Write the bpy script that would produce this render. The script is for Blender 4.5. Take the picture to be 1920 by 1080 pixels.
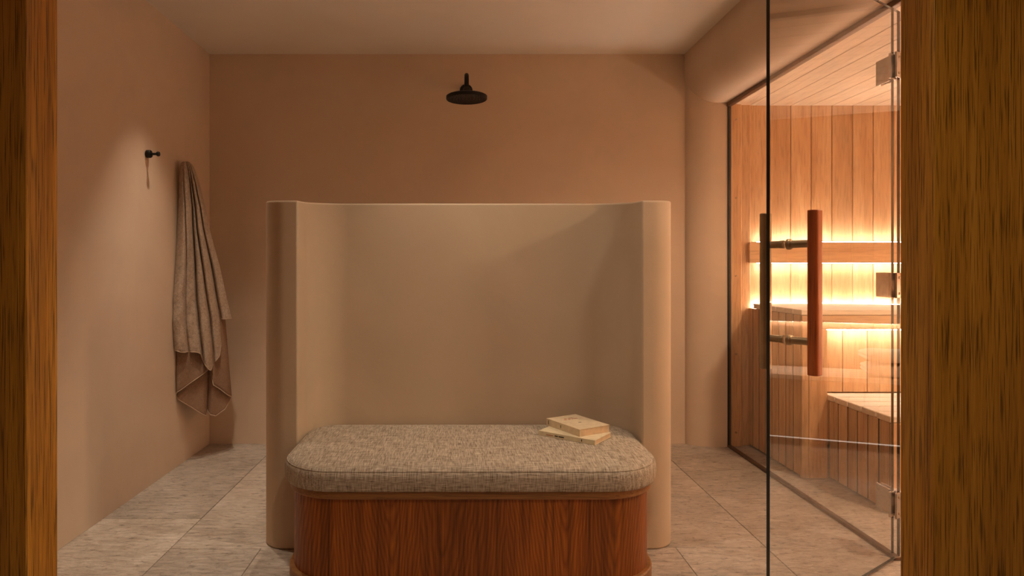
import bpy, bmesh, math, random
from mathutils import Vector, Matrix

for o in list(bpy.data.objects):
    bpy.data.objects.remove(o, do_unlink=True)
scene = bpy.context.scene
col = scene.collection
random.seed(7)

# ---------------------------------------------------------------- camera
F = 1200.0          # focal length in pixels of the 1920 frame
VX, VY = 865.0, 500.0
CH = 1.10           # camera height
cam_d = bpy.data.cameras.new('camera')
cam = bpy.data.objects.new('camera', cam_d)
col.objects.link(cam)
cam.location = (0, 0, CH)
cam.rotation_euler = (math.pi / 2, 0, 0)
cam_d.sensor_width = 36
cam_d.lens = F / 1920 * 36
cam_d.shift_x = (960 - VX) / 1920
cam_d.shift_y = (VY - 540) / 1920
cam_d.clip_start = 0.05
scene.camera = cam

# ---------------------------------------------------------------- world, exposure
world = bpy.data.worlds.new('world')
scene.world = world
world.use_nodes = True
world.node_tree.nodes['Background'].inputs[0].default_value = (1, 0.8, 0.6, 1)
world.node_tree.nodes['Background'].inputs[1].default_value = 0.0
vs = scene.view_settings
vs.view_transform = 'Standard'
vs.look = 'None'
vs.gamma = 1
vs.use_curve_mapping = False
vs.exposure = 0.42

WARM = (1.0, 0.82, 0.63)
LED_COL = (1.0, 0.91, 0.80)
# ceiling downlights: x, y, aim x, aim y, watts, cone degrees, blend
DOWNLIGHTS = [
    (-1.20, 3.10, -1.13, 3.14, 46, 66, 1.0, 'near the left wall over the hook'),
    (-1.10, 2.66, -0.98, 3.12, 34, 58, 0.9, 'near the left wall in front of the hook'),
    (0.00, 2.28, 0.0, 2.36, 31, 92, 1.0, 'over the upholstered bench'),
    (1.10, 1.92, 1.0, 2.3, 22, 150, 0.6, 'added as unseen fill between the glass door and the bench'),  # no known source here; added to brighten the back wall
    (2.40, 1.82, 2.30, 1.9, 112, 165, 0.5, 'added as unseen fill in the sauna beside the door'),  # unseen lamp added as fill light for room, niche and left jamb
    (0.30, 0.35, 0.30, 0.45, 43, 130, 1.0, 'in the dim anteroom'),
]

# ---------------------------------------------------------------- helpers
def tag(o, label=None, cat=None, group=None, kind=None):
    if label: o['label'] = label
    if cat: o['category'] = cat
    if group: o['group'] = group
    if kind: o['kind'] = kind
    return o

def empty(name, loc=(0, 0, 0), rz=0, label=None, cat=None, group=None, kind=None):
    o = bpy.data.objects.new(name, None)
    o.empty_display_size = 0.1
    o.location = loc
    o.rotation_euler = (0, 0, rz)
    col.objects.link(o)
    return tag(o, label, cat, group, kind)

def wmat(o):
    m = Matrix.LocRotScale(o.location, o.rotation_euler, o.scale)
    if o.parent:
        return wmat(o.parent) @ o.matrix_parent_inverse @ m
    return m

def setpar(o, parent, local=False):
    """parent o; unless local, o's own transform stays in world coordinates"""
    if parent is None: return o
    o.parent = parent
    if not local:
        o.matrix_parent_inverse = wmat(parent).inverted()
    return o

def link(name, me, mats, parent=None, loc=(0, 0, 0), rot=(0, 0, 0), local=False, smooth=None):
    o = bpy.data.objects.new(name, me)
    if not isinstance(mats, (list, tuple)): mats = [mats]
    if len(me.materials) == 0:
        for m in mats: me.materials.append(m)
    o.location = loc
    o.rotation_euler = rot
    col.objects.link(o)
    setpar(o, parent, local)
    return o

def mesh(name, verts, faces, smooth=False):
    me = bpy.data.meshes.new(name)
    me.from_pydata([tuple(v) for v in verts], [], faces)
    me.update()
    bm = bmesh.new(); bm.from_mesh(me)
    bmesh.ops.recalc_face_normals(bm, faces=bm.faces)
    bm.to_mesh(me); bm.free()
    if smooth:
        for p in me.polygons: p.use_smooth = True
    return me

def bm_mesh(name, bm, smooth=False):
    bmesh.ops.recalc_face_normals(bm, faces=bm.faces)
    me = bpy.data.meshes.new(name)
    bm.to_mesh(me); bm.free()
    if smooth:
        for p in me.polygons: p.use_smooth = True
    return me

def auto_smooth(me, ang=35):
    me.update()
    for p in me.polygons: p.use_smooth = True
    try: me.set_sharp_from_angle(angle=math.radians(ang))
    except Exception: pass
    return me

_box_cache = {}
def box_mesh(sx, sy, sz, bev=0.0, seg=1):
    key = (round(sx, 4), round(sy, 4), round(sz, 4), bev, seg)
    if key in _box_cache: return _box_cache[key].copy() if False else _box_cache[key]
    bm = bmesh.new()
    bmesh.ops.create_cube(bm, size=1)
    bmesh.ops.scale(bm, vec=(sx, sy, sz), verts=bm.verts)
    if bev > 0:
        bmesh.ops.bevel(bm, geom=list(bm.edges), offset=bev, segments=seg, affect='EDGES', profile=0.5)
    me = bm_mesh('box', bm)
    _box_cache[key] = me
    return me

def box(name, x0, x1, y0, y1, z0, z1, mat, parent=None, bev=0.0, seg=1, share=True, local=False):
    me = box_mesh(x1 - x0, y1 - y0, z1 - z0, bev, seg)
    if len(me.materials) and me.materials[0] != mat or not share:
        me = me.copy(); me.materials.clear()
    return link(name, me, mat, parent, ((x0 + x1) / 2, (y0 + y1) / 2, (z0 + z1) / 2), local=local)

def prism(name, pts, a0, a1, axis, mat, parent=None, bev=0, smooth=True, loc=(0, 0, 0), local=False):
    """extrude closed polygon pts: axis 'z': (x,y); 'y': (x,z); 'x': (y,z)"""
    def P(p, a):
        if axis == 'z': return (p[0], p[1], a)
        if axis == 'y': return (p[0], a, p[1])
        return (a, p[0], p[1])
    n = len(pts)
    v = [P(p, a0) for p in pts] + [P(p, a1) for p in pts]
    f = [tuple(range(n)), tuple(range(n, 2 * n))] + [(i, (i + 1) % n, n + (i + 1) % n, n + i) for i in range(n)]
    me = mesh(name, v, f)
    if smooth: auto_smooth(me)
    o = link(name, me, mat, parent, loc, local=local)
    if bev:
        m = o.modifiers.new('bevel', 'BEVEL'); m.width = bev; m.segments = 3
        m.limit_method = 'ANGLE'; m.angle_limit = math.radians(50)
    return o

def rrect(x0, x1, y0, y1, rf, rb, n=10):
    """rounded rectangle; rf radius of the front (y0) corners, rb of the back ones"""
    pts = []
    for cx, cy, r, a0 in ((x1 - rf, y0 + rf, rf, -90), (x1 - rb, y1 - rb, rb, 0), (x0 + rb, y1 - rb, rb, 90), (x0 + rf, y0 + rf, rf, 180)):
        for k in range(n + 1):
            a = math.radians(a0 + 90 * k / n)
            pts.append((cx + r * math.cos(a), cy + r * math.sin(a)))
    return pts

def tube_mesh(path, r, n=12, closed=False, rads=None):
    path = [Vector(p) for p in path]
    v, f = [], []
    N = len(path)
    up = None
    for i, p in enumerate(path):
        if closed: t = path[(i + 1) % N] - path[i - 1]
        else: t = path[min(i + 1, N - 1)] - path[max(i - 1, 0)]
        t.normalize()
        if up is None:
            up = Vector((0, 0, 1)) if abs(t.z) < 0.9 else Vector((1, 0, 0))
        a = t.cross(up).normalized(); b = t.cross(a).normalized()
        up = -b if (-b).dot(up) > 0 else b
        a = t.cross(up).normalized(); b = up
        rr = rads[i] if rads else r
        for k in range(n):
            th = 2 * math.pi * k / n
            v.append(p + a * math.cos(th) * rr + b * math.sin(th) * rr)
    M = N if closed else N - 1
    for i in range(M):
        for k in range(n):
            i2 = (i + 1) % N
            f.append((i * n + k, i * n + (k + 1) % n, i2 * n + (k + 1) % n, i2 * n + k))
    if not closed:
        f.append(tuple(range(n))); f.append(tuple((N - 1) * n + k for k in range(n)))
    return auto_smooth(mesh('tube', v, f), 50)

def lathe_mesh(prof, n=24, axis='z'):
    """prof: list of (r, h)"""
    v, f = [], []
    for r, h in prof:
        for k in range(n):
            a = 2 * math.pi * k / n
            p = (r * math.cos(a), r * math.sin(a), h)
            if axis == 'x': p = (p[2], p[0], p[1])
            if axis == 'y': p = (p[0], p[2], p[1])
            v.append(p)
    for i in range(len(prof) - 1):
        for k in range(n):
            f.append((i * n + k, i * n + (k + 1) % n, (i + 1) * n + (k + 1) % n, (i + 1) * n + k))
    f.append(tuple(range(n))); f.append(tuple((len(prof) - 1) * n + k for k in range(n)))
    return auto_smooth(mesh('lathe', v, f), 40)

# ---------------------------------------------------------------- materials
def new_mat(name):
    m = bpy.data.materials.new(name); m.use_nodes = True
    nt = m.node_tree
    return m, nt, nt.nodes['Principled BSDF']

def N(nt, t, **kw):
    n = nt.nodes.new(t)
    for k, v in kw.items():
        if k.startswith('i_'):
            n.inputs[k[2:].replace('_', ' ')].default_value = v
        else: setattr(n, k, v)
    return n

def ramp(nt, src, stops):
    r = N(nt, 'ShaderNodeValToRGB')
    e = r.color_ramp.elements
    e[0].position, e[0].color = stops[0][0], (*stops[0][1], 1)
    e[1].position, e[1].color = stops[-1][0], (*stops[-1][1], 1)
    for p, c in stops[1:-1]:
        x = e.new(p); x.color = (*c, 1)
    nt.links.new(src, r.inputs[0])
    return r.outputs[0]

def mapped(nt, scale, rnd=False, coord='Object'):
    tc = N(nt, 'ShaderNodeTexCoord')
    mp = N(nt, 'ShaderNodeMapping')
    mp.inputs['Scale'].default_value = scale
    nt.links.new(tc.outputs[coord], mp.inputs[0])
    if rnd:
        oi = N(nt, 'ShaderNodeObjectInfo')
        mu = N(nt, 'ShaderNodeVectorMath', operation='SCALE')
        mu.inputs[0].default_value = (37, 53, 71)
        nt.links.new(oi.outputs['Random'], mu.inputs['Scale'])
        ad = N(nt, 'ShaderNodeVectorMath', operation='ADD')
        nt.links.new(mp.outputs[0], ad.inputs[0]); nt.links.new(mu.outputs[0], ad.inputs[1])
        return ad.outputs[0]
    return mp.outputs[0]

def noise(nt, vec, scale=1.0, detail=4, rough=0.55, dist=0.0):
    n = N(nt, 'ShaderNodeTexNoise')
    n.inputs['Scale'].default_value = scale
    n.inputs['Detail'].default_value = detail
    n.inputs['Roughness'].default_value = rough
    n.inputs['Distortion'].default_value = dist
    nt.links.new(vec, n.inputs['Vector'])
    return n.outputs['Fac']

def mixc(nt, fac, a, b, mode='MIX'):
    m = N(nt, 'ShaderNodeMix', data_type='RGBA', blend_type=mode)
    for sock, val in ((m.inputs[0], fac), (m.inputs[6], a), (m.inputs[7], b)):
        if isinstance(val, (int, float)): sock.default_value = val
        elif isinstance(val, tuple): sock.default_value = (*val, 1)
        else: nt.links.new(val, sock)
    return m.outputs[2]

def math_n(nt, op, a, b=None):
    m = N(nt, 'ShaderNodeMath', operation=op)
    for i, val in enumerate((a, b)):
        if val is None: continue
        if isinstance(val, (int, float)): m.inputs[i].default_value = val
        else: nt.links.new(val, m.inputs[i])
    return m.outputs[0]

def bump(nt, bsdf, h, strength, dist):
    b = N(nt, 'ShaderNodeBump')
    b.inputs['Strength'].default_value = strength
    b.inputs['Distance'].default_value = dist
    nt.links.new(h, b.inputs['Height'])
    nt.links.new(b.outputs[0], bsdf.inputs['Normal'])

def plaster(name, c1, c2, rough=0.75):
    m, nt, b = new_mat(name)
    v = mapped(nt, (1, 1, 1))
    n1 = noise(nt, v, 2.3, 5, 0.6, 0.6)
    n2 = noise(nt, v, 90, 3, 0.6)
    c = ramp(nt, n1, [(0.3, c1), (0.7, c2)])
    nt.links.new(c, b.inputs['Base Color'])
    b.inputs['Roughness'].default_value = rough
    b.inputs['Specular IOR Level'].default_value = 0.25
    h = math_n(nt, 'ADD', math_n(nt, 'MULTIPLY', n1, 2.0), math_n(nt, 'MULTIPLY', n2, 0.35))
    bump(nt, b, h, 0.22, 0.004)
    return m

def wood(name, dark, mid, light, axis='z', fine=1.0, rough=0.5, rnd=0.25, streak=55, spec=0.35, bumps=0.12, pores=0.5):
    m, nt, b = new_mat(name)
    def sc(a, l):
        return {'x': (l, a, a), 'y': (a, l, a), 'z': (a, a, l)}[axis]
    v1 = mapped(nt, sc(streak * fine, 1.6), True)
    n1 = noise(nt, v1, 1, 4, 0.6, 0.4)
    v2 = mapped(nt, sc(8 * fine, 0.8), True)
    n2 = noise(nt, v2, 1, 3, 0.5, 1.2)
    v3 = mapped(nt, sc(260 * fine, 9), True)
    n3 = noise(nt, v3, 1, 2, 0.5)
    s = math_n(nt, 'ADD', math_n(nt, 'MULTIPLY', n1, 0.55), math_n(nt, 'MULTIPLY', n2, 0.45))
    c = ramp(nt, s, [(0.32, dark), (0.5, mid), (0.68, light)])
    p = ramp(nt, n3, [(0.36, (1 - pores, 1 - pores, 1 - pores)), (0.48, (1, 1, 1))])
    c = mixc(nt, 0.8, c, p, 'MULTIPLY')
    oi = N(nt, 'ShaderNodeObjectInfo')
    k = math_n(nt, 'ADD', math_n(nt, 'MULTIPLY', oi.outputs['Random'], rnd), 1 - rnd / 2)
    cc = N(nt, 'ShaderNodeVectorMath', operation='SCALE')
    nt.links.new(c, cc.inputs[0]); nt.links.new(k, cc.inputs['Scale'])
    nt.links.new(cc.outputs[0], b.inputs['Base Color'])
    b.inputs['Roughness'].default_value = rough
    b.inputs['Specular IOR Level'].default_value = spec
    bump(nt, b, math_n(nt, 'ADD', n1, n3), bumps, 0.002)
    return m

def simple(name, c, rough=0.5, metal=0.0, spec=0.5):
    m, nt, b = new_mat(name)
    v = mapped(nt, (1, 1, 1))
    n = noise(nt, v, 40, 3)
    cc = ramp(nt, n, [(0.3, tuple(x * 0.88 for x in c)), (0.7, tuple(min(1, x * 1.08) for x in c))])
    nt.links.new(cc, b.inputs['Base Color'])
    b.inputs['Roughness'].default_value = rough
    b.inputs['Metallic'].default_value = metal
    b.inputs['Specular IOR Level'].default_value = spec
    return m

def emit(name, c, s):
    m, nt, b = new_mat(name)
    b.inputs['Base Color'].default_value = (*c, 1)
    b.inputs['Emission Color'].default_value = (*c, 1)
    b.inputs['Emission Strength'].default_value = s
    return m

M_wall = plaster('warm_plaster', (0.68, 0.53, 0.405), (0.74, 0.585, 0.45))
M_ceil = plaster('pale_plaster', (0.82, 0.76, 0.69), (0.86, 0.80, 0.73))
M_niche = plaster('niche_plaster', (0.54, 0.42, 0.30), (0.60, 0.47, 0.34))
M_sauna = wood('sauna_wood', (0.50, 0.27, 0.13), (0.63, 0.37, 0.19), (0.72, 0.46, 0.26), 'z', 0.45, 0.55, 0.22, 40, 0.25, 0.05, 0.25)
M_sauna_y = wood('sauna_wood_ceiling', (0.62, 0.46, 0.32), (0.72, 0.56, 0.41), (0.79, 0.64, 0.49), 'y', 0.45, 0.55, 0.2, 40, 0.25, 0.05, 0.2)
M_sauna_x = wood('sauna_wood_long', (0.52, 0.29, 0.15), (0.64, 0.39, 0.21), (0.72, 0.47, 0.28), 'x', 0.45, 0.55, 0.2, 40, 0.25, 0.05, 0.2)
M_slat_x = wood('pale_slat_wood_x', (0.72, 0.58, 0.44), (0.80, 0.67, 0.53), (0.86, 0.74, 0.61), 'x', 0.45, 0.5, 0.1, 40, 0.25, 0.05, 0.15)
M_slat_y = wood('pale_slat_wood_y', (0.72, 0.58, 0.44), (0.80, 0.67, 0.53), (0.86, 0.74, 0.61), 'y', 0.45, 0.5, 0.1, 40, 0.25, 0.05, 0.15)
M_oak = wood('door_oak', (0.28, 0.11, 0.010), (0.45, 0.195, 0.016), (0.58, 0.27, 0.035), 'z', 1.5, 0.45, 0.08, 60, 0.4, 0.25, 0.8)
M_oakh = wood('oak_rail', (0.22, 0.09, 0.025), (0.34, 0.15, 0.045), (0.42, 0.20, 0.07), 'x', 1.0, 0.42, 0.05, 60, 0.4, 0.15, 0.4)
M_handle = wood('red_handle_wood', (0.28, 0.06, 0.014), (0.42, 0.10, 0.024), (0.50, 0.14, 0.036), 'z', 1.0, 0.4, 0.0, 60, 0.45, 0.1, 0.4)
M_black = simple('black_metal', (0.008, 0.0075, 0.007), 0.45, 0.0, 0.35)
M_bronze = simple('aged_bronze', (0.36, 0.255, 0.145), 0.42, 0.7)
M_steel = simple('brushed_steel', (0.50, 0.42, 0.36), 0.25, 1.0)
M_dark = simple('dark_gasket_seam_shade', (0.02, 0.018, 0.016), 0.6)  # glass gasket, also the painted shade in bench plank gaps
M_channel = simple('bronze_channel', (0.16, 0.10, 0.065), 0.4, 0.7)
M_white = simple('white_terry', (0.80, 0.77, 0.72), 0.9)
M_paper = simple('book_paper', (0.70, 0.52, 0.34), 0.85)
M_cover = simple('cream_cover', (0.74, 0.60, 0.41), 0.6)
M_cover2 = simple('ivory_cover', (0.78, 0.67, 0.46), 0.6)
M_red = simple('red_print', (0.45, 0.12, 0.06), 0.7)
M_ink = simple('dark_print', (0.06, 0.045, 0.03), 0.7)
M_grout = simple('grout', (0.40, 0.33, 0.255), 0.9)
M_led = emit('led_strip', LED_COL, 64.0)
M_led2 = emit('led_strip_low', LED_COL, 130.0)
M_led3 = emit('led_plinth', LED_COL, 1.2)
M_lamp = emit('lamp_lens', WARM, 3.0)

def bench_veneer():
    m, nt, b = new_mat('bench_oak_veneer')
    tc = N(nt, 'ShaderNodeTexCoord')
    sp = N(nt, 'ShaderNodeSeparateXYZ')
    nt.links.new(tc.outputs['Object'], sp.inputs[0])
    X, Y, Z = sp.outputs
    xs = math_n(nt, 'ADD', math_n(nt, 'ADD', X, 5.0 + 0.035), math_n(nt, 'MULTIPLY', Y, 0.15))
    W = 0.29
    q = math_n(nt, 'DIVIDE', xs, W)
    idx = math_n(nt, 'FLOOR', q)
    fr = math_n(nt, 'SUBTRACT', math_n(nt, 'FRACT', q), 0.5)
    wn = N(nt, 'ShaderNodeTexWhiteNoise', noise_dimensions='1D')
    nt.links.new(idx, wn.inputs['W'])
    rnd = wn.outputs['Value']
    cen = math_n(nt, 'MULTIPLY', math_n(nt, 'SUBTRACT', rnd, 0.5), 0.5)
    d = math_n(nt, 'SUBTRACT', fr, cen)
    mp = mapped(nt, (5, 5, 1.3))
    off = N(nt, 'ShaderNodeVectorMath', operation='SCALE'); off.inputs[0].default_value = (13, 7, 5)
    nt.links.new(rnd, off.inputs['Scale'])
    ad = N(nt, 'ShaderNodeVectorMath', operation='ADD')
    nt.links.new(mp, ad.inputs[0]); nt.links.new(off.outputs[0], ad.inputs[1])
    wob = noise(nt, ad.outputs[0], 1, 4, 0.55)
    # nested V grain: contour lines of a*|d| - b*z
    par = math_n(nt, 'SQRT', math_n(nt, 'ADD', math_n(nt, 'MULTIPLY', d, d), 0.004))
    amp = math_n(nt, 'ADD', math_n(nt, 'MULTIPLY', rnd, 9.0), 20.0)
    g = math_n(nt, 'SUBTRACT', math_n(nt, 'MULTIPLY', par, amp), math_n(nt, 'MULTIPLY', Z, 9.0))
    g = math_n(nt, 'ADD', g, math_n(nt, 'MULTIPLY', wob, 8.0))
    ring = math_n(nt, 'ABSOLUTE', math_n(nt, 'SUBTRACT', math_n(nt, 'FRACT', g), 0.5))
    c1 = ramp(nt, ring, [(0.0, (0.26, 0.070, 0.006)), (0.22, (0.35, 0.100, 0.009)), (0.5, (0.43, 0.130, 0.013))])
    fine = noise(nt, mapped(nt, (150, 150, 2.5)), 1, 4, 0.6)
    c2 = ramp(nt, fine, [(0.33, (0.42, 0.36, 0.32)), (0.58, (1, 1, 1))])
    st = noise(nt, mapped(nt, (34, 34, 0.7)), 1, 5, 0.7, 0.3)
    c3 = ramp(nt, st, [(0.36, (0.42, 0.36, 0.30)), (0.52, (1, 1, 1)), (0.7, (1.25, 1.15, 1.05))])
    c = mixc(nt, 0.75, c1, c2, 'MULTIPLY')
    c = mixc(nt, 0.8, c, c3, 'MULTIPLY')
    k = math_n(nt, 'ADD', math_n(nt, 'MULTIPLY', rnd, 0.3), 0.85)
    cc = N(nt, 'ShaderNodeVectorMath', operation='SCALE')
    nt.links.new(c, cc.inputs[0]); nt.links.new(k, cc.inputs['Scale'])
    nt.links.new(cc.outputs[0], b.inputs['Base Color'])
    b.inputs['Roughness'].default_value = 0.42
    b.inputs['Specular IOR Level'].default_value = 0.35
    bump(nt, b, fine, 0.15, 0.001)
    return m
M_veneer = bench_veneer()

def tweed():
    m, nt, b = new_mat('tweed_fabric')
    a = noise(nt, mapped(nt, (26, 440, 440)), 1, 3, 0.6)      # threads along x
    d = noise(nt, mapped(nt, (440, 26, 26)), 1, 3, 0.6)       # threads across
    s = noise(nt, mapped(nt, (420, 9, 14)), 1, 2, 0.5)        # long pale slubs
    s2 = noise(nt, mapped(nt, (9, 420, 420)), 1, 2, 0.5)
    t = math_n(nt, 'ADD', math_n(nt, 'MULTIPLY', a, 0.5), math_n(nt, 'MULTIPLY', d, 0.5))
    c = ramp(nt, t, [(0.36, (0.14, 0.10, 0.066)), (0.50, (0.43, 0.355, 0.275)), (0.64, (0.72, 0.63, 0.52))])
    sl = ramp(nt, math_n(nt, 'MAXIMUM', s, s2), [(0.64, (0, 0, 0)), (0.72, (1, 1, 1))])
    c = mixc(nt, math_n(nt, 'MULTIPLY', sl, 0.55), c, (0.66, 0.55, 0.41))
    nt.links.new(c, b.inputs['Base Color'])
    b.inputs['Roughness'].default_value = 0.95
    b.inputs['Specular IOR Level'].default_value = 0.1
    bump(nt, b, t, 0.6, 0.002)
    return m
M_tweed = tweed()

def terry(name, c1, c2, sc=420, strength=1.0):
    m, nt, b = new_mat(name)
    v = mapped(nt, (1, 1, 1))
    n = noise(nt, v, sc, 3, 0.65)
    n2 = noise(nt, v, 60, 3, 0.6)
    t = math_n(nt, 'ADD', math_n(nt, 'MULTIPLY', n, 0.7), math_n(nt, 'MULTIPLY', n2, 0.3))
    c = ramp(nt, t, [(0.38, c1), (0.6, c2)])
    nt.links.new(c, b.inputs['Base Color'])
    b.inputs['Roughness'].default_value = 1.0
    b.inputs['Specular IOR Level'].default_value = 0.05
    bump(nt, b, t, strength, 0.006)
    return m
M_terry = terry('brown_terry', (0.37, 0.27, 0.20), (0.70, 0.56, 0.44), 300)
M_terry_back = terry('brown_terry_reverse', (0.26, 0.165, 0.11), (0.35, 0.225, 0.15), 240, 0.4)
M_hem = simple('towel_hem', (0.62, 0.47, 0.35), 0.9)
M_wterry = terry('white_terry_loop', (0.72, 0.68, 0.62), (0.86, 0.83, 0.78), 300, 0.7)

def limestone():
    m, nt, b = new_mat('limestone_tile')
    oi = N(nt, 'ShaderNodeObjectInfo')
    v = mapped(nt, (1, 1, 1), True)
    v2 = mapped(nt, (7, 22, 7), True)
    n1 = noise(nt, v, 3.2, 5, 0.6, 0.5)
    n2 = noise(nt, v2, 2.0, 6, 0.68, 0.8)
    n3 = noise(nt, mapped(nt, (28, 70, 28), True), 1.0, 4, 0.65, 0.6)
    c = ramp(nt, math_n(nt, 'ADD', math_n(nt, 'MULTIPLY', n1, 0.5), math_n(nt, 'MULTIPLY', n2, 0.5)),
             [(0.36, (0.41, 0.335, 0.27)), (0.5, (0.57, 0.48, 0.40)), (0.62, (0.70, 0.605, 0.52))])
    k = math_n(nt, 'ADD', math_n(nt, 'MULTIPLY', oi.outputs['Random'], 0.28), 0.84)
    pits = ramp(nt, n3, [(0.32, (0.50, 0.47, 0.45)), (0.46, (1, 1, 1))])
    c = mixc(nt, 0.8, c, pits, 'MULTIPLY')
    cc = N(nt, 'ShaderNodeVectorMath', operation='SCALE')
    nt.links.new(c, cc.inputs[0]); nt.links.new(k, cc.inputs['Scale'])
    nt.links.new(cc.outputs[0], b.inputs['Base Color'])
    b.inputs['Roughness'].default_value = 0.62
    b.inputs['Specular IOR Level'].default_value = 0.3
    h = math_n(nt, 'ADD', math_n(nt, 'MULTIPLY', n2, 1.4), math_n(nt, 'MULTIPLY', n3, 0.8))
    bump(nt, b, h, 0.9, 0.010)
    return m
M_stone = limestone()

def glass(name, tint, ior=1.75):
    m = bpy.data.materials.new(name); m.use_nodes = True
    nt = m.node_tree
    for n in list(nt.nodes): nt.nodes.remove(n)
    out = N(nt, 'ShaderNodeOutputMaterial')
    tr = N(nt, 'ShaderNodeBsdfTransparent'); tr.inputs[0].default_value = (*tint, 1)
    gl = N(nt, 'ShaderNodeBsdfGlossy'); gl.inputs['Roughness'].default_value = 0.0
    fr = N(nt, 'ShaderNodeFresnel'); fr.inputs['IOR'].default_value = ior
    geo = N(nt, 'ShaderNodeNewGeometry')
    f = math_n(nt, 'MULTIPLY', fr.outputs[0], math_n(nt, 'SUBTRACT', 1.0, geo.outputs['Backfacing']))
    mx = N(nt, 'ShaderNodeMixShader')
    nt.links.new(f, mx.inputs[0]); nt.links.new(tr.outputs[0], mx.inputs[1]); nt.links.new(gl.outputs[0], mx.inputs[2])
    nt.links.new(mx.outputs[0], out.inputs[0])
    return m
M_glass = glass('clear_glass', (0.985, 0.985, 0.98), 1.95)
M_glass_fix = glass('clear_glass_fixed', (0.985, 0.985, 0.98), 1.45)
M_gedge = simple('glass_edge', (0.010, 0.016, 0.015), 0.15, 0.0, 0.6)

# ---------------------------------------------------------------- layout constants
XL, XR, YB, HC = -1.564, 1.385, 3.976, 2.42     # shower room: left wall, right wall face, back wall, ceiling
XG = 1.634                                       # glass plane
YJ = 3.905                                       # far jamb face
HS = 2.10                                        # soffit and sauna ceiling
YF0, YF1 = 1.207, 1.30                           # oak front wall (doorway)
XSR, YS = 3.62, 3.95                             # sauna right wall, sauna back wall
YSF = 1.36                                       # sauna near wall

# ---------------------------------------------------------------- floor
floor = box('floor', -2.3, XSR + 0.15, -0.95, YB + 0.15, -0.12, -0.006, M_grout)
tag(floor, 'beige limestone tiled floor', 'floor', kind='structure')
def tile(x0, x1, y0, y1):
    g = 0.0012
    dz = random.uniform(-0.0008, 0.0)
    box('tile', x0 + g, x1 - g, y0 + g, y1 - g, -0.014 + dz, 0.0 + dz, M_stone, floor, bev=0.0012)
cols = [(-2.3, -1.137, [(-0.95), 0.2, 1.1, 1.95, 2.797, 3.66, YB + 0.1]),
        (-1.137, -0.783, [-0.95, 0.35, 1.3, 2.5]),
        (-0.783, 0.84, None),
        (0.84, 1.195, [-0.95, 0.5, 1.5, 2.51]),
        (1.195, 1.98, [-0.95, 0.1, 0.95, 1.85, 2.69, 3.45, YB + 0.1]),
        (1.98, 2.80, [-0.95, 0.4, 1.3, 2.2, 3.0, YB + 0.1]),
        (2.80, XSR + 0.12, [-0.95, 0.8, 1.7, 2.6, YB + 0.1])]
for x0, x1, ys in cols:
    if ys is None: continue
    for a, b_ in zip(ys[:-1], ys[1:]): tile(x0, x1, a, b_)
for x0, x1, a, b_ in [(-0.783, 0.05, -0.95, 0.45), (0.05, 0.84, -0.95, 0.1), (-0.783, 0.05, 0.45, 1.55), (0.05, 0.84, 0.1, 1.2),
                      (-0.783, 0.05, 1.55, 2.5), (0.05, 0.84, 1.2, 2.51),
                      (-1.137, -0.38, 2.5, 3.30), (-0.38, 0.42, 2.5, 3.42), (0.42, 1.195, 2.51, 3.10),
                      (-1.137, -0.38, 3.30, YB + 0.1), (-0.38, 0.42, 3.42, YB + 0.1), (0.42, 1.195, 3.10, 3.62), (0.42, 1.195, 3.62, YB + 0.1)]:
    tile(x0, x1, a, b_)

# ---------------------------------------------------------------- shower room shell
tag(box('wall_left', XL - 0.15, XL, YF1, YB + 0.15, 0, HC, M_wall), 'smooth beige plaster wall with the black hook', 'wall', kind='structure')
tag(box('wall_back', XL, XG + 0.03, YB, YB + 0.15, 0, HC, M_wall), 'smooth brown plaster wall behind the shower head', 'wall', kind='structure')
tag(box('ceiling', -2.3, 1.75, -0.95, YB + 0.15, HC, HC + 0.12, M_ceil), 'pale plaster ceiling above the shower', 'ceiling', kind='structure')
# right wall: header with a rounded lower edge, jamb with a rounded edge, near pier
rx, rz = 0.17, 0.20
prof = [(XR, HC), (XR, HS + rz)]
for k in range(1, 17):
    a = math.pi / 2 * k / 16
    prof.append((XR + rx - rx * math.cos(a), HS + rz - rz * math.sin(a)))
prof += [(1.72, HS), (1.72, HC)]
wr = empty('wall_right', (XR, 2.6, 0), label='plaster wall with rounded opening framing the sauna glass', cat='wall', kind='structure')
prism('header', prof, YF1, YB, 'y', M_wall, wr)
jp = [(XG - 0.004, YJ)]
for k in range(0, 13):
    a = math.pi / 2 * k / 12
    jp.append((XR + 0.17 - 0.17 * math.sin(a), YB + 0.02 - (YB + 0.02 - YJ) * math.cos(a)))
jp += [(XG - 0.004, YB + 0.02)]
prism('jamb', jp, 0, HC - 0.01, 'z', M_wall, wr)
box('pier', XR, 1.72, YF1, 1.50, 0, HS, M_wall, wr, bev=0.03, seg=3)

# partition niche: U-shaped wall with rounded noses
xo0, xo1, xi0, xi1 = -0.785, 0.842, -0.636, 0.702
yn, yb, yo = 2.488, 2.755, 2.895
ri, ro = 0.15, 0.27
pp = []
def arc(cx, cy, r, a0, a1, n=12):
    return [(cx + r * math.cos(math.radians(a0 + (a1 - a0) * k / n)), cy + r * math.sin(math.radians(a0 + (a1 - a0) * k / n))) for k in range(n + 1)]
cl, rl = (xo0 + xi0) / 2, (xi0 - xo0) / 2
cr, rr_ = (xo1 + xi1) / 2, (xo1 - xi1) / 2
rn = 0.10
pp += arc(xo0 + rn, yn + rn, rn, 180, 270) + [(xi0, yn)]                       # left nose, outer to inner
pp += arc(xi0 + ri, yb - ri, ri, 180, 90)             # inner back left
pp += arc(xi1 - ri, yb - ri, ri, 90, 0)
pp += [(xi1, yn)] + arc(xo1 - rn, yn + rn, rn, 270, 360)                      # right nose
pp += arc(xo1 - ro, yo - ro, ro, 0, 90)
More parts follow.
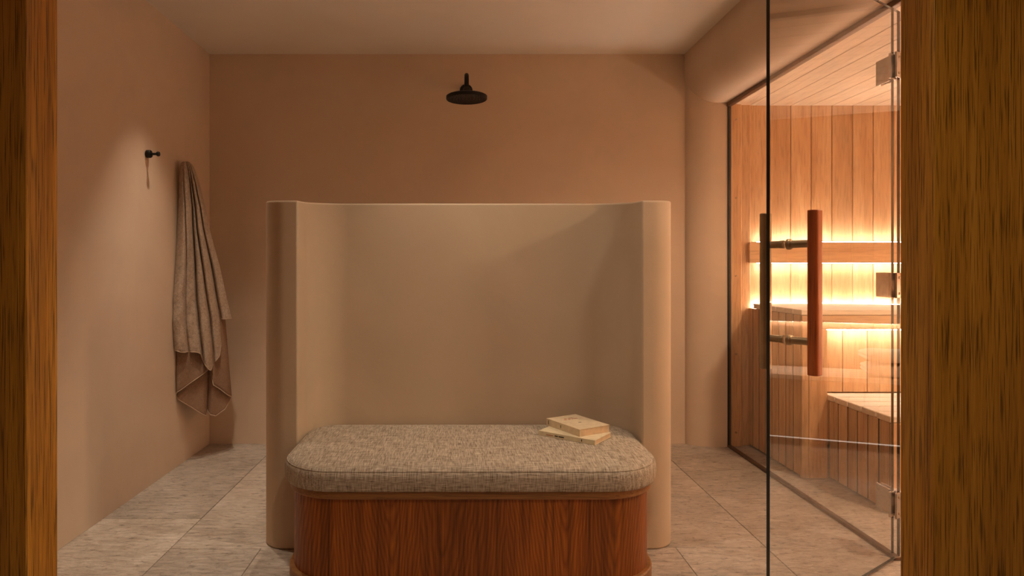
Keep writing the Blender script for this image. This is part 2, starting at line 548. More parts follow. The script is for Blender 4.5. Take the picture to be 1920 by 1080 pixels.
pp += arc(xo0 + ro, yo - ro, ro, 90, 180)
n = len(pp)
ztop = lambda y: 1.358 + 0.055 * (y - 2.5)
pv = [(x, y, 0) for x, y in pp] + [(x, y, ztop(y)) for x, y in pp]
pf = [tuple(range(n)), tuple(range(n, 2 * n))] + [(i, (i + 1) % n, n + (i + 1) % n, n + i) for i in range(n)]
pm = auto_smooth(mesh('wall_partition', pv, pf))
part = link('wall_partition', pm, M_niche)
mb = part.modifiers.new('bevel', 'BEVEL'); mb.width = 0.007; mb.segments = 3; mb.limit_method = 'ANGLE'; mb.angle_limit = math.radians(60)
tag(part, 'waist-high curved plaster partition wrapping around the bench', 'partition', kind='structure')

# ---------------------------------------------------------------- oak doorway wall in front
XJ0, XJ1 = -757 / F * YF1, 823 / F * YF1
def front_side(name, x_in, x_out, label):
    w = empty(name, (x_in, (YF0 + YF1) / 2, 0), label=label, cat='wall', kind='structure')
    s = 1 if x_out > x_in else -1
    a, b_ = sorted((x_in, x_in + s * 0.20))
    box('jamb_board', a, b_, YF0, YF1, 0, HC, M_oak, w, bev=0.0015)
    x = x_in + s * 0.20
    while abs(x - x_out) > 0.03:
        x2 = x + s * min(0.62, abs(x_out - x))
        a, b_ = sorted((x, x2))
        box('oak_panel', a + 0.0008, b_ - 0.0008, YF0, YF0 + 0.022, 0, HC, M_oak, w, bev=0.001)
        box('oak_panel', a + 0.0008, b_ - 0.0008, YF1 - 0.02, YF1, 0, HC, M_oak, w, bev=0.001)
        x = x2
front_side('wall_front_left', XJ0, -2.2, 'orange oak doorway jamb at the left edge of the picture')
front_side('wall_front_right', XJ1, 2.0, 'dark oak doorway panel at the right edge of the picture')
# anteroom behind the camera
tag(box('wall_rear', -2.3, 2.0, -0.95, -0.85, 0, HC, M_wall), 'plaster wall behind the camera', 'wall', kind='structure')
tag(box('wall_anteroom_left', -2.3, -2.2, -0.85, YF1, 0, HC, M_wall), 'plaster wall at the left of the anteroom', 'wall', kind='structure')
tag(box('wall_anteroom_right', 2.0, 2.1, -0.85, YF1, 0, HC, M_wall), 'plaster wall at the right of the anteroom', 'wall', kind='structure')
tag(box('ceiling_anteroom', 1.75, 2.1, -0.95, YF1, HC, HC + 0.12, M_ceil), 'plaster ceiling strip of the anteroom', 'ceiling', kind='structure')

# ---------------------------------------------------------------- sauna shell
PW = 0.1275
X0P = (1405 - VX) / F * YS            # first plank edge
ws = box('wall_sauna_back', XG, XSR + 0.12, YS + 0.014, YS + 0.12, 0, HS + 0.1, M_sauna)
tag(ws, 'sauna wall of vertical pale wooden planks behind the backrest', 'wall', kind='structure')
x = X0P
while x < XSR - 0.01:
    x2 = min(x + PW, XSR)
    box('plank', x + 0.0018, x2 - 0.0018, YS, YS + 0.014, 0, HS, M_sauna, ws, bev=0.003)
    x = x2
# corner post next to the glass with screws
xp1 = (1390 - VX) / F * 3.92
post = box('trim_1', XG + 0.012, xp1, 3.915, YS + 0.01, 0, HS - 0.001, M_sauna, None, bev=0.003)
tag(post, 'pale wooden corner post with a row of screws beside the sauna glass', 'post', kind='structure')
fil = box('trim_2', xp1, X0P + 0.001, 3.935, YS + 0.01, 0, HS - 0.001, M_sauna, None, bev=0.003)
tag(fil, 'narrow wooden filler strip between post and sauna planks', 'trim', kind='structure')
scr = lathe_mesh([(0.0065, 0), (0.0065, -0.003), (0.004, -0.004), (0.002, -0.0025)], 12, 'y')
for py in (224, 371, 517, 664, 811):
    link('screw', scr, M_bronze, post, ((1380 - VX) / F * 3.915, 3.915, CH - (py - VY) * 3.915 / F))
wsr = box('wall_sauna_right', XSR + 0.014, XSR + 0.12, YSF - 0.1, YS + 0.014, 0, HS + 0.1, M_sauna)
tag(wsr, 'sauna side wall of vertical planks seen reflected in the door', 'wall', kind='structure')
y = YSF
while y < YS - 0.01:
    y2 = min(y + PW, YS)
    box('plank', XSR, XSR + 0.014, y + 0.0015, y2 - 0.0015, 0, HS, M_sauna, wsr, bev=0.002)
    y = y2
wsf = box('wall_sauna_front', 1.72, XSR + 0.014, YSF - 0.1, YSF - 0.014, 0, HS + 0.1, M_sauna)
tag(wsf, 'near sauna wall of vertical planks', 'wall', kind='structure')
x = 1.72
while x < XSR - 0.01:
    x2 = min(x + PW, XSR)
    box('plank', x + 0.0015, x2 - 0.0015, YSF - 0.014, YSF, 0, HS, M_sauna, wsf, bev=0.002)
    x = x2
cs = box('ceiling_sauna', 1.72, XSR + 0.12, YSF - 0.1, YS + 0.12, HS + 0.014, HS + 0.1, M_sauna_y)
tag(cs, 'sauna ceiling of long pale wooden planks', 'ceiling', kind='structure')
x = X0P - 2 * PW
while x < XSR - 0.01:
    x2 = min(x + PW, XSR)
    xa = max(x, XG + 0.02)
    if x2 - xa > 0.02:
        box('plank', xa + 0.0018, x2 - 0.0018, YSF, YS, HS - 0.006, HS + 0.014, M_sauna_y, cs, bev=0.002)
    x = x2

# ---------------------------------------------------------------- LED strip helper
def led(parent, x0, x1, y0, y1, z0, z1, mat):
    return tag(box('led_strip', x0, x1, y0, y1, z0, z1, mat, parent), 'glowing warm white strip')

# ---------------------------------------------------------------- backrest on the back wall
ZB0, ZB1 = 1.123, 1.2495
br = empty('backrest', ((X0P + XSR) / 2, 3.91, ZB0), label='long horizontal backrest board with light glowing above and below', cat='backrest')
box('board', 1.757, XSR - 0.004, 3.900, 3.922, ZB0, ZB1, M_sauna_x, br, bev=0.002)
for xx in (1.95, 2.45, 2.95, 3.45):
    box('bracket', xx, xx + 0.03, 3.922, YS, ZB0 + 0.03, ZB1 - 0.03, M_sauna, br)
led(br, X0P + 0.03, XSR - 0.01, 3.906, 3.914, ZB1 - 0.001, ZB1 + 0.003, M_led)
led(br, X0P + 0.03, XSR - 0.01, 3.906, 3.914, ZB0 - 0.003, ZB0 + 0.001, M_led)

# ---------------------------------------------------------------- upper bench along the back wall
XU, YU, ZU = 1.765, 3.317, 0.876
ub = empty('sauna_bench', ((XU + XSR) / 2, (YU + YS) / 2, 0), label='tall upper sauna bench along the back plank wall', cat='sauna bench')
yy = YS - 0.008
y = YU
k = 0
while y + 0.06 < YS - 0.05:
    y2 = min(y + 0.093, YS - 0.045)
    box('slat', XU, XSR - 0.004, y + 0.0045, y2 - 0.0045, ZU - 0.028, ZU, M_slat_x, ub, bev=0.003)
    y = y2
box('joist', XU + 0.03, XU + 0.06, YU + 0.02, YS - 0.06, ZU - 0.10, ZU - 0.028, M_sauna, ub)
box('joist', 2.6, 2.64, YU + 0.02, YS - 0.06, ZU - 0.10, ZU - 0.028, M_sauna, ub)
box('underdeck', XU + 0.01, XSR - 0.004, YU + 0.03, YS - 0.012, ZU - 0.04, ZU - 0.03, M_sauna_x, ub)
# side planks facing the glass
y = YU + 0.012
while y < YS - 0.004:
    y2 = min(y + 0.0785, YS - 0.002)
    if y2 - y > 0.015:
        box('side_plank', XU, XU + 0.006, y + 0.0055, y2 - 0.0055, 0.012, ZU - 0.030, M_sauna, ub, bev=0.003)
    y = y2
box('seam_shade_backing', XU + 0.005, XU + 0.03, YU + 0.012, YS - 0.004, 0.012, ZU - 0.03, M_dark, ub)  # near-black sheet standing in for shade in the plank gaps
# corner boards and fascia facing the camera
ZF = 0.774
XLB = 1.897
box('corner_board', XU, XU + 0.034, YU - 0.002, YU + 0.018, 0.004, ZU - 0.030, M_sauna, ub, bev=0.002)
box('corner_board', XU + 0.036, XLB, YU - 0.002, YU + 0.018, 0.004, ZF, M_sauna, ub, bev=0.002)
box('fascia', XU + 0.036, XSR - 0.004, YU - 0.002, YU + 0.020, ZF + 0.001, ZU - 0.030, M_sauna_x, ub, bev=0.002)
x = XLB
xs_ = [XLB, 2.006, 2.136]
while xs_[-1] < XSR - 0.05: xs_.append(min(xs_[-1] + 0.13, XSR - 0.004))
for a, b_ in zip(xs_[:-1], xs_[1:]):
    box('riser_plank', a + 0.0015, b_ - 0.0015, YU + 0.050, YU + 0.064, 0.44, ZU - 0.04, M_sauna, ub, bev=0.002)
led(ub, XLB + 0.004, XSR - 0.01, YU + 0.006, YU + 0.014, ZF - 0.003, ZF + 0.002, M_led)
led(ub, X0P + 0.01, XSR - 0.01, YS - 0.030, YS - 0.022, ZU - 0.022, ZU - 0.014, M_led)

# ---------------------------------------------------------------- lower bench in front of it
YL0, ZL = 2.825, 0.437
lb = empty('sauna_bench', ((XLB + XSR) / 2, (YL0 + YU) / 2, 0), label='low slatted sauna bench step below the brightly lit riser', cat='sauna bench')
ny = 5
pitch = (YU + 0.045 - YL0) / ny
for k in range(ny):
    box('slat', XLB, 3.60, YL0 + k * pitch + 0.0045, YL0 + (k + 1) * pitch - 0.0045, ZL - 0.028, ZL, M_slat_x, lb, bev=0.003)
box('joist', XLB + 0.03, XLB + 0.06, YL0 + 0.03, YU, ZL - 0.09, ZL - 0.028, M_sauna, lb)
box('joist', 2.7, 2.74, YL0 + 0.03, YU, ZL - 0.09, ZL - 0.028, M_sauna, lb)
y = YU - 0.004
while y > YL0 + 0.01:
    y2 = max(y - 0.0785, YL0)
    box('side_plank', XLB + 0.004, XLB + 0.013, y2 + 0.0065, y - 0.0065, 0.012, ZL - 0.030, M_sauna, lb, bev=0.004)
    y = y2
box('seam_shade_backing', XLB + 0.012, XLB + 0.03, YL0 + 0.02, YU - 0.004, 0.012, ZL - 0.03, M_dark, lb)  # dark colour paints the shade between the lower side planks
x = XLB + 0.004
while x < 3.15:
    x2 = min(x + 0.0785, 3.19)
    box('front_plank', x + 0.003, x2 - 0.003, YL0, YL0 + 0.016, 0.012, ZL - 0.030, M_sauna, lb, bev=0.003)
    x = x2

# ---------------------------------------------------------------- side bench along the right wall (shows in the door's reflection)
XB0 = 3.20
sb = empty('sauna_bench', ((XB0 + XSR) / 2, (YSF + YL0) / 2, 0), label='slatted side bench mirrored faintly in the open glass door', cat='sauna bench')
nx = 5
pitch = (XSR - 0.03 - XB0) / nx
for k in range(nx):
    box('slat', XB0 + k * pitch + 0.0045, XB0 + (k + 1) * pitch - 0.0045, YSF + 0.004, YL0 - 0.004, ZL - 0.028, ZL, M_slat_y, sb, bev=0.003)
box('joist', XB0 + 0.03, XSR - 0.05, YSF + 0.10, YSF + 0.13, ZL - 0.09, ZL - 0.028, M_sauna, sb)
box('joist', XB0 + 0.03, XSR - 0.05, YL0 - 0.13, YL0 - 0.10, ZL - 0.09, ZL - 0.028, M_sauna, sb)
y = YSF + 0.004
while y < YL0 - 0.01:
    y2 = min(y + 0.0785, YL0 - 0.004)
    box('front_plank', XB0 + 0.004, XB0 + 0.020, y + 0.003, y2 - 0.003, 0.06, ZL - 0.030, M_sauna, sb, bev=0.003)
    y = y2
led(sb, XB0 + 0.006, XB0 + 0.012, YSF + 0.02, YL0 - 0.02, 0.050, 0.056, M_led3)
sr = empty('backrest', (XSR, (YSF + YL0) / 2, 0.73), label='side backrest board with glow beneath mirrored in the glass door', cat='backrest')
box('board', XSR - 0.05, XSR - 0.028, YSF + 0.01, YU - 0.01, 0.735, 0.86, M_sauna_y, sr, bev=0.002)
for yy_ in (1.6, 2.3, 3.0):
    box('bracket', XSR - 0.028, XSR, yy_, yy_ + 0.03, 0.765, 0.83, M_sauna, sr)
led(sr, XSR - 0.024, XSR - 0.016, YSF + 0.02, YU - 0.02, 0.733, 0.741, M_led2)
led(sr, XSR - 0.024, XSR - 0.016, YSF + 0.02, YU - 0.02, 0.852, 0.860, M_led2)

# two folded white towels on the bench
def folded_towel(zb, sx, sy, h, loc, rz, label):
    bm = bmesh.new()
    bmesh.ops.create_cube(bm, size=1)
    bmesh.ops.subdivide_edges(bm, edges=list(bm.edges), cuts=7, use_grid_fill=True)
    for v in bm.verts:
        x_, y_, z_ = v.co.x * 2, v.co.y * 2, v.co.z * 2
        # squash into a pillow: rounded long sides, fold line in the middle
        rx_ = 1 - 0.10 * abs(z_) ** 3
        wav = 0.06 * math.sin(5 * x_ + 2 * y_) + 0.05 * math.sin(7 * y_)
        fold = -0.07 * math.exp(-(z_ / 0.18) ** 2) if abs(y_) > 0.95 else 0
        v.co = Vector((x_ * sx / 2 * rx_, y_ * sy / 2 * (1 - 0.16 * abs(z_) ** 3 + fold), (z_ * (1 - 0.18 * abs(y_) ** 4 - 0.1 * abs(x_) ** 6)) * h / 2 * (1 + (wav if z_ > 0 else 0)) + h / 2))
    me = bm_mesh('folded_towel', bm, True)
    o = link('folded_towel', me, M_wterry, None, (loc[0], loc[1], zb), (0, 0, rz))
    s = o.modifiers.new('sub', 'SUBSURF'); s.levels = 1; s.render_levels = 1
    tag(o, label, 'towel', 'white towels in the sauna')
    return o
folded_towel(ZL, 0.26, 0.36, 0.075, (3.38, 2.83), 0.06, 'folded white towel at the bottom of the pair mirrored in the glass')
folded_towel(ZL + 0.086, 0.25, 0.35, 0.07, (3.38, 2.82), -0.03, 'folded white towel on top of the pair mirrored in the glass')

# ---------------------------------------------------------------- fixed glass pane
YGN = 2.424
wg = empty('window_1', (XG, (YJ + YGN) / 2, 0), label='fixed clear glass pane between shower room and sauna', cat='glass panel', kind='structure')
def glass_pane(name, sx, sy, sz, parent, loc, local, gmat, edge_axis):
    """thin box; large faces are glass, narrow faces the dark edge"""
    me = box_mesh(sx, sy, sz, 0.0).copy()
    me.materials.clear(); me.materials.append(gmat); me.materials.append(M_gedge)
    for p in me.polygons:
        p.material_index = 0 if abs(p.normal[edge_axis]) > 0.9 else 1
    o = bpy.data.objects.new(name, me); col.objects.link(o)
    o.location = loc
    setpar(o, parent, local)
    return o
glass_pane('pane', 0.010, YJ - YGN - 0.004, HS - 0.02 - 0.012, wg, (XG, (YJ + YGN) / 2, 0.012 + (HS - 0.02 - 0.012) / 2), False, M_glass_fix, 0)
box('floor_channel', XG - 0.012, XG + 0.012, YGN - 0.03, YJ, 0.0, 0.014, M_channel, wg, bev=0.002)
box('head_channel', XG - 0.016, XG + 0.016, 1.50, YJ, HS - 0.022, HS - 0.0, M_channel, wg, bev=0.002)
box('side_gasket', XG - 0.010, XG + 0.010, YJ - 0.006, YJ + 0.01, 0.014, HS - 0.022, M_dark, wg)

# ---------------------------------------------------------------- open glass door
L0 = Vector((1.648, 2.413))
LD = Vector((-0.82, -0.572)).normalized()
LW = 0.90
ang = math.atan2(LD.y, LD.x)          # local +x runs from the hinge to the free edge
dr = empty('door_1', (L0.x, L0.y, 0), ang, label='open frameless glass sauna door with wooden bar handle', cat='door', kind='structure')
# local y: camera side is the one facing n=(0.57,-0.82)
nl = (Matrix.Rotation(-ang, 2) @ Vector((0.572, -0.82)))
SIDE = 1 if nl.y > 0 else -1
TH = 0.0105
glass_pane('pane', LW, TH, 2.06 - 0.012, dr, (LW / 2, 0, 0.012 + (2.06 - 0.012) / 2), True, M_glass, 1)
# hinges: plates clamp the door leaf and the fixed pane
def hinge(zc):
    h = empty('hinge', (0, 0, zc))
    setpar(h, dr, True)
    hh = 0.094
    for s in (1, -1):
        yc = SIDE * s * (TH / 2 + 0.005)
        pts = [(-0.012, -hh / 2), (0.050, -hh / 2), (0.050, hh / 2), (-0.012, hh / 2), (-0.012, 0.018), (0.006, 0.018), (0.006, -0.018), (-0.012, -0.018)]
        prism('plate', pts, yc - 0.004, yc + 0.004, 'y', M_steel, h, bev=0.0008, smooth=False, local=True)
        for dz_ in (-0.03, 0.03):
            sc_ = lathe_mesh([(0.005, 0), (0.005, 0.0012), (0.0025, 0.0016), (0.002, 0.0004)], 10, 'y')
            o = link('screw', sc_, M_bronze, h, (0.030, yc + SIDE * s * 0.004, dz_), (0, 0, 0 if SIDE * s > 0 else math.pi), True)
    return h
def pane_hinge(zc):
    for s in (1, -1):
        xc = XG + s * (0.005 + 0.005)
        box('hinge_plate', xc - 0.004, xc + 0.004, YGN + 0.002, YGN + 0.078, zc - 0.047, zc + 0.047, M_steel, wg, bev=0.001)
for py in (124, 535, 945):
    zc = CH - (py - VY) * 2.40 / F
    hinge(zc); pane_hinge(zc)
# handle: wooden bar on the camera side, bronze tube on the far side, two rods through the glass
TH_X = 0.800
z0h, z1h = 0.780, 1.267
dw, dm = 0.086, 0.0645
hroot = empty('handle', (TH_X, 0, (z0h + z1h) / 2)); setpar(hroot, dr, True)
zz = (z1h - z0h) / 2
prism('wooden_bar', rrect(-0.021, 0.021, SIDE * dw - 0.016, SIDE * dw + 0.016, 0.012, 0.012, 6), -zz, zz, 'z', M_handle, hroot, bev=0.0025, local=True)
mt = lathe_mesh([(0.0150, -zz), (0.0172, -zz + 0.002), (0.0172, zz - 0.002), (0.0150, zz)], 28)
link('metal_bar', mt, M_bronze, hroot, (0, -SIDE * dm, 0), (0, 0, 0), True)
for pz in (458, 637):
    zr = CH - (pz - VY) * 1.95 / F - (z0h + z1h) / 2
    prof_r = [(0.010, -dm), (0.0112, -dm + 0.012), (0.0112, -0.018), (0.0125, -0.016), (0.0125, -TH / 2 - 0.0005)]
    prof_r2 = [(0.0165, TH / 2 + 0.0005), (0.0165, TH / 2 + 0.008), (0.0145, TH / 2 + 0.012), (0.0115, TH / 2 + 0.014), (0.0115, dw - 0.010)]
    m1 = lathe_mesh([(r, h * SIDE) for r, h in prof_r], 20, 'y')
    m2 = lathe_mesh([(r, h * SIDE) for r, h in prof_r2], 20, 'y')
    link('rod', m1, M_bronze, hroot, (0, 0, zr), (0, 0, 0), True)
    link('rod', m2, M_bronze, hroot, (0, 0, zr), (0, 0, 0), True)

# ---------------------------------------------------------------- upholstered bench in the niche
CX0, CX1, CY0, CY1 = -0.633, 0.699, 2.118, 2.748
ZS = 0.432
bench = empty('upholstered_bench', ((CX0 + CX1) / 2, (CY0 + CY1) / 2, 0), label='rounded bench with tweed cushion on a dark oak base inside the niche', cat='bench')
def rr_in(d, x0=CX0, x1=CX1, y0=CY0, y1=CY1, rf=0.205, rb=0.125, n=12):
    return rrect(x0 + d, x1 - d, y0 + d, y1 - d, max(rf - d, 0.012), max(rb - d, 0.012), n)
zb_ = 0.349
levels = [(0.018, zb_), (0.006, zb_ + 0.003), (0.0015, zb_ + 0.012), (0.0, zb_ + 0.03), (0.0, ZS - 0.036), (0.0015, ZS - 0.026), (0.006, ZS - 0.017), (0.014, ZS - 0.009), (0.026, ZS - 0.004), (0.05, ZS + 0.0), (0.09, ZS + 0.003), (0.15, ZS + 0.0050), (0.20, ZS + 0.0055)]
cv, cf = [], []
for d, z in levels:
    cv += [(x, y, z) for x, y in rr_in(d)]
n = len(rr_in(0))
for i in range(len(levels) - 1):
    for k in range(n):
        cf.append((i * n + k, i * n + (k + 1) % n, (i + 1) * n + (k + 1) % n, (i + 1) * n + k))
cf.append(tuple(range(n))); cf.append(tuple((len(levels) - 1) * n + k for k in range(n)))
cush = link('cushion', mesh('cushion', cv, cf, True), M_tweed, bench)
tag(cush, 'beige and brown tweed seat cushion')
for zp, dp in ((ZS - 0.0135, 0.0085),):
    link('piping', tube_mesh([(x, y, zp) for x, y in rr_in(dp)], 0.0018, 8, True), M_tweed, cush)
prism('base', rr_in(0.030, rf=0.215), 0.045, 0.325, 'z', M_veneer, bench)
prism('rail', rr_in(0.016, rf=0.215), 0.322, zb_ + 0.001, 'z', M_oakh, bench, bev=0.004)
prism('plinth', rr_in(0.014, rf=0.215), 0.0, 0.048, 'z', M_oakh, bench, bev=0.005)

# ---------------------------------------------------------------- two books on the cushion
def book(center, zb, L, W, T, ang_, cover, label, spine_marks, top_marks):
    """local x along the spine, spine at -y"""
    r = empty('book', (center[0], center[1], zb), math.radians(ang_), label=label, cat='book', group='books on the bench')
    box('pages', -L / 2 + 0.002, L / 2 - 0.002, -W / 2 + 0.002, W / 2 - 0.002, 0.0006, T - 0.0006, M_paper, r, local=True)
    top = box('cover', -L / 2, L / 2, -W / 2, W / 2, T - 0.0007, T, cover, r, local=True)
    box('cover', -L / 2, L / 2, -W / 2, W / 2, 0, 0.0007, cover, r, local=True)
    sp_ = box('spine', -L / 2, L / 2, -W / 2 - 0.0004, -W / 2 + 0.002, 0.0, T, cover, r, local=True)
    for x0, x1, z0, z1, m in spine_marks:
        box('print', x0, x1, -W / 2 - 0.0009, -W / 2 - 0.0003, z0, z1, m, r, local=True)
    for x0, x1, y0, y1, m in top_marks:
        box('print', x0, x1, y0, y1, T - 0.0001, T + 0.0003, m, r, local=True)
    return r
ZC = ZS + 0.006
T1, T2 = 0.0175, 0.0275
sm = [(-0.085, -0.055, 0.006, 0.0085, M_red), (-0.048, -0.034, 0.006, 0.010, M_ink), (-0.031, -0.008, 0.006, 0.010, M_ink), (0.064, 0.068, 0.005, 0.013, M_ink)]
book((0.443, 2.502), ZC, 0.240, 0.145, T1, -37, M_cover2, 'thin ivory paperback lying under the other book on the cushion', sm, [])
def title(x0, y0, dx, lens, h, mat):
    out = []; x = x0
    for l in lens:
        out.append((y0, y0 + h, x, x + l, mat)); x += l + dx
    return out
# lettering runs across the short side: local y is the reading direction
tm = []
for row, lens in ((-0.062, (0.006, 0.005, 0.0, 0.006, 0.006, 0.006)), (-0.048, (0.006, 0.005, 0.0, 0.005, 0.005, 0.0, 0.006, 0.006, 0.006, 0.005))):
    w = sum(lens) + 0.002 * len(lens)
    x = -w / 2
    for l in lens:
        if l > 0: tm.append((row, row + 0.007, x, x + l, M_red))
        x += l + 0.002 if l > 0 else 0.005
for x in (-0.007, -0.002, 0.003): tm.append((0.012, 0.017, x, x + 0.0035, M_ink))
sm2 = [(-0.093, -0.089, 0.006, 0.022, M_ink), (-0.012, -0.009, 0.008, 0.020, M_ink)]
book((0.463, 2.550), ZC + T1, 0.208, 0.150, T2, -60.8, M_cover, 'thicker cream paperback with red title lying on top of the other book', sm2, tm)

# ---------------------------------------------------------------- shower head
SX, SY = (875 - VX) / F * 3.60, 3.60
sh = empty('shower_head', (SX, YB, 2.19), label='matte black round rain shower head on the back wall', cat='shower head')
ZA = 2.193
path = [(SX, YB - 0.004, ZA), (SX, 3.70, ZA)]
for k in range(1, 9):
    a = math.pi / 2 * k / 8
    path.append((SX, 3.66 - 0.055 * math.sin(a) , ZA - 0.055 + 0.055 * math.cos(a)))
path.append((SX, 3.605, 2.10))
link('arm', tube_mesh(path, 0.0125, 16), M_black, sh)
link('wall_flange', lathe_mesh([(0.040, 0), (0.040, -0.006), (0.034, -0.013), (0.013, -0.016)], 32, 'y'), M_black, sh, (SX, YB, ZA))
hy = 3.605
link('collar', lathe_mesh([(0.016, 0.052), (0.021, 0.046), (0.021, 0.030), (0.036, 0.018), (0.042, 0.006)], 28), M_black, sh, (SX, hy, 2.058))
disc = link('disc', lathe_mesh([(0.03, 0.008), (0.108, 0.006), (0.1155, 0.001), (0.1155, -0.014), (0.1125, -0.017), (0.1095, -0.0145), (0.106, -0.0125), (0.0, -0.0125)][:-1] + [(0.001, -0.0125)], 48), M_black, sh, (SX, hy, 2.058))
bm = bmesh.new()
for ring, cnt in ((0.015, 6), (0.032, 12), (0.049, 18), (0.066, 24), (0.083, 30), (0.099, 36)):
    for k in range(cnt):
        a = 2 * math.pi * k / cnt
        mtx = Matrix.Translation((SX + ring * math.cos(a), hy + ring * math.sin(a), 2.058 - 0.0155))
        bmesh.ops.create_cone(bm, cap_ends=True, segments=6, radius1=0.0013, radius2=0.0022, depth=0.008, matrix=mtx)
nz = link('nozzle_field', bm_mesh('nozzle_field', bm), simple('rubber_nozzle', (0.03, 0.027, 0.024), 0.5), sh)
nz['kind'] = 'stuff'

# ---------------------------------------------------------------- wall hook
hk = empty('wall_hook', (XL, 3.18, 1.66), label='small black peg hook on the left wall', cat='hook')
link('rose', lathe_mesh([(0.0165, 0), (0.0195, 0.002), (0.0195, 0.020), (0.0175, 0.0225)], 24, 'x'), M_black, hk, (XL, 3.18, 1.66))
link('peg', lathe_mesh([(0.006, 0.020), (0.006, 0.047), (0.0105, 0.052), (0.0125, 0.058), (0.0105, 0.064)], 20, 'x'), M_black, hk, (XL, 3.18, 1.66))

# ---------------------------------------------------------------- hanging towel
def interp(tab, t):
    if t <= tab[0][0]: return tab[0][1]
    for (a, va), (b_, vb) in zip(tab[:-1], tab[1:]):
        if t <= b_:
            s = (t - a) / (b_ - a)
            return va + (vb - va) * s
    return tab[-1][1]
PA, PD = Vector((-1.548, 3.44)), Vector((0.618, 0.787))
def towel_pt(px, py, back=0.0):
    r = (px - VX) / F
    s = (r * PA.y - PA.x) / (PD.x - r * PD.y)
    p = PA + PD * s
    d = p.normalized()
    q = p + d * back
    if q.x < XL + 0.004: q.x = XL + 0.004
    return Vector((q.x, q.y, CH - (py - VY) * p.y / F))
tw = empty('hanging_towel', (XL, 3.55, 0.25), label='taupe terry towel hanging in folds on the left wall', cat='towel')
Lf = [(300, 343), (306, 339), (330, 337), (400, 334), (450, 331), (500, 326), (560, 320), (600, 319), (630, 322), (660, 327), (720, 331), (790, 333)]
Rf = [(300, 352), (306, 360), (318, 366), (340, 373), (390, 386), (430, 393), (460, 401), (500, 412), (550, 423), (597, 434), (700, 440), (790, 444)]
# bottom edge of the front layer as y over u
bot = [(0.0, 657), (0.10, 660), (0.40, 661), (0.445, 664), (0.47, 676), (0.56, 692), (0.60, 694), (0.64, 684), (0.76, 668), (0.80, 645), (0.815, 615), (0.83, 599), (1.0, 597)]
def front_layer():
    U, V = 72, 90
    vs_, fs_ = [], []
    edge = []
    for j in range(U + 1):
        u = j / U
        yb_ = interp(bot, u)
        for i in range(V + 1):
            t = i / V
            py = 301 + (yb_ - 301) * t
            px = interp(Lf, py) + (interp(Rf, py) - interp(Lf, py)) * u
            g = min(1.0, (py - 301) / 60)
            amp = 0.008 + 0.030 * g
            # pleats: deep narrow valleys between broad ridges
            f = 0
            for uc, w, a in ((0.24, 0.028, 0.8), (0.475, 0.026, 1.35), (0.65, 0.028, 1.4), (0.82, 0.03, 1.3)):
                uu = uc + 0.05 * math.sin(py * 0.011 + uc * 9) * (1 - t)
                f += a * math.exp(-((u - uu) / w) ** 2)
            ridge = 0.45 * math.sin(u * 14 + py * 0.010)
            wrap = 0.05 * (abs(2 * u - 1) ** 5)
            top = 0.03 * max(0, 1 - (py - 301) / 14) ** 2
            bk = amp * (f - ridge) + wrap * (0.5 + 0.5 * g) + top
            bk += 0.0012 * math.sin(py * 0.9 + u * 37) + 0.0025 * math.sin(py * 0.13 + u * 23)
            if u > 0.82: bk -= 0.012 * g
            p = towel_pt(px, py, bk)
            vs_.append(p)
            if i == V: edge.append(p)
    for j in range(U):
        for i in range(V):
            a = j * (V + 1) + i
            fs_.append((a, a + 1, a + V + 2, a + V + 1))
    return vs_, fs_, edge
vs_, fs_, edge = front_layer()
fl = link('front_layer', mesh('front_layer', vs_, fs_, True), M_terry, tw)
so = fl.modifiers.new('solid', 'SOLIDIFY'); so.thickness = 0.005; so.offset = 0
su = fl.modifiers.new('sub', 'SUBSURF'); su.levels = 1; su.render_levels = 1
link('hem', tube_mesh(edge, 0.0032, 6), M_hem, fl)
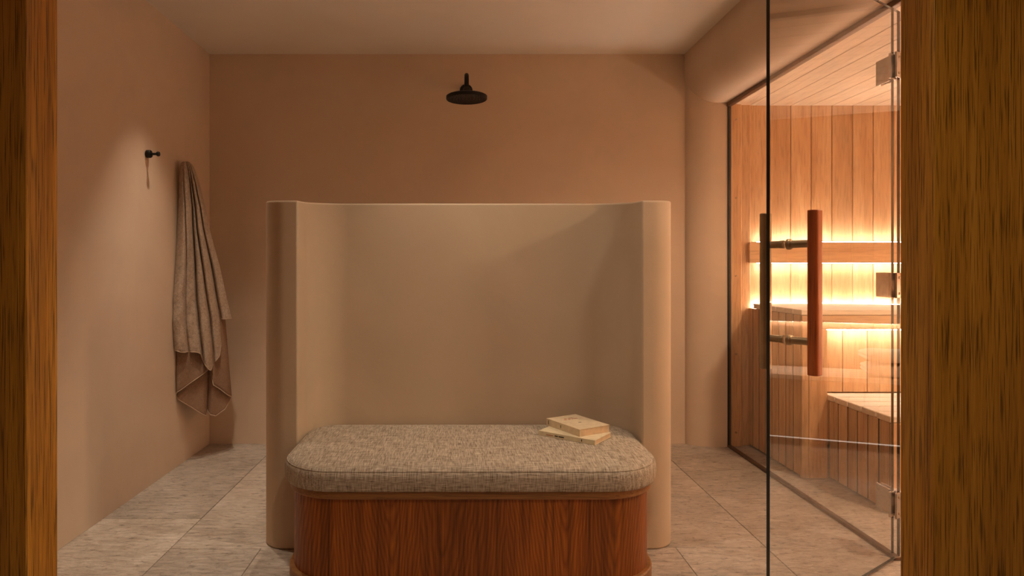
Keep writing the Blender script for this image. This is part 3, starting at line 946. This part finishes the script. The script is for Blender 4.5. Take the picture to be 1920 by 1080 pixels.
def sheet(name, topc, botc, back0, back1, mat, ripple=0.004, U=40, V=24, hem=True):
    """topc, botc: polylines of pixels over u"""
    vs_, fs_, edge = [], [], []
    for j in range(U + 1):
        u = j / U
        tx, ty = interp([(a, b_) for a, b_, c in topc], u), interp([(a, c) for a, b_, c in topc], u)
        bx_, by_ = interp([(a, b_) for a, b_, c in botc], u), interp([(a, c) for a, b_, c in botc], u)
        for i in range(V + 1):
            t = i / V
            px, py = tx + (bx_ - tx) * t, ty + (by_ - ty) * t
            bk = back0 + (back1 - back0) * t + ripple * math.sin(u * 9 + t * 4) + 0.03 * abs(2 * u - 1) ** 5
            p = towel_pt(px, py, bk)
            vs_.append(p)
            if i == V: edge.append(p)
    for j in range(U):
        for i in range(V):
            a = j * (V + 1) + i
            fs_.append((a, a + 1, a + V + 2, a + V + 1))
    o = link(name, mesh(name, vs_, fs_, True), mat, tw)
    so = o.modifiers.new('solid', 'SOLIDIFY'); so.thickness = 0.004; so.offset = 0
    if hem: link('hem', tube_mesh(edge, 0.0030, 6), M_hem, o)
    return o
# reverse side showing below: left fold, right fold, then the two lowest tips behind them
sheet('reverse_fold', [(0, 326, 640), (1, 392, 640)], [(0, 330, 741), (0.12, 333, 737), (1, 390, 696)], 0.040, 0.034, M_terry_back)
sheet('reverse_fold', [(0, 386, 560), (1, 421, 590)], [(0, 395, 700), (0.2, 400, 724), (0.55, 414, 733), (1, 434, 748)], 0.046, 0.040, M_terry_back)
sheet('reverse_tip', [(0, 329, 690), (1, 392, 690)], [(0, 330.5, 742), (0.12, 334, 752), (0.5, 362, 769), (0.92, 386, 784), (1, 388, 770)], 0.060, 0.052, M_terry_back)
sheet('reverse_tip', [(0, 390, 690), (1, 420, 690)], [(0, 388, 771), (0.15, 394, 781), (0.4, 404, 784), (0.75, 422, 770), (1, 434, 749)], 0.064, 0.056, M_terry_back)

# ---------------------------------------------------------------- downlights
for i, (x, y, ax, ay, w, cone, blend, where) in enumerate(DOWNLIGHTS):
    hz = HS - 0.007 if x > 1.7 else HC
    d = empty('downlight', (x, y, hz), label='recessed ceiling downlight ' + where, cat='downlight', group='ceiling downlights')
    link('trim_ring', lathe_mesh([(0.045, 0.0), (0.045, -0.003), (0.034, -0.004), (0.030, -0.001)], 24), M_black, d, (x, y, hz))
    ld = bpy.data.lights.new('downlight_bulb', 'SPOT')
    ld.energy = w; ld.color = (1.0, 0.74, 0.48) if x > 1.7 else WARM
    ld.spot_size = math.radians(cone); ld.spot_blend = blend
    ld.shadow_soft_size = 0.12 if i in (3, 4) else 0.018
    lo = bpy.data.objects.new('downlight_bulb', ld)
    lo.location = (x, y, hz - 0.012)
    lo.rotation_euler = Vector((ax - x, ay - y, -HC)).to_track_quat('-Z', 'Y').to_euler()
    col.objects.link(lo)
    setpar(lo, d)
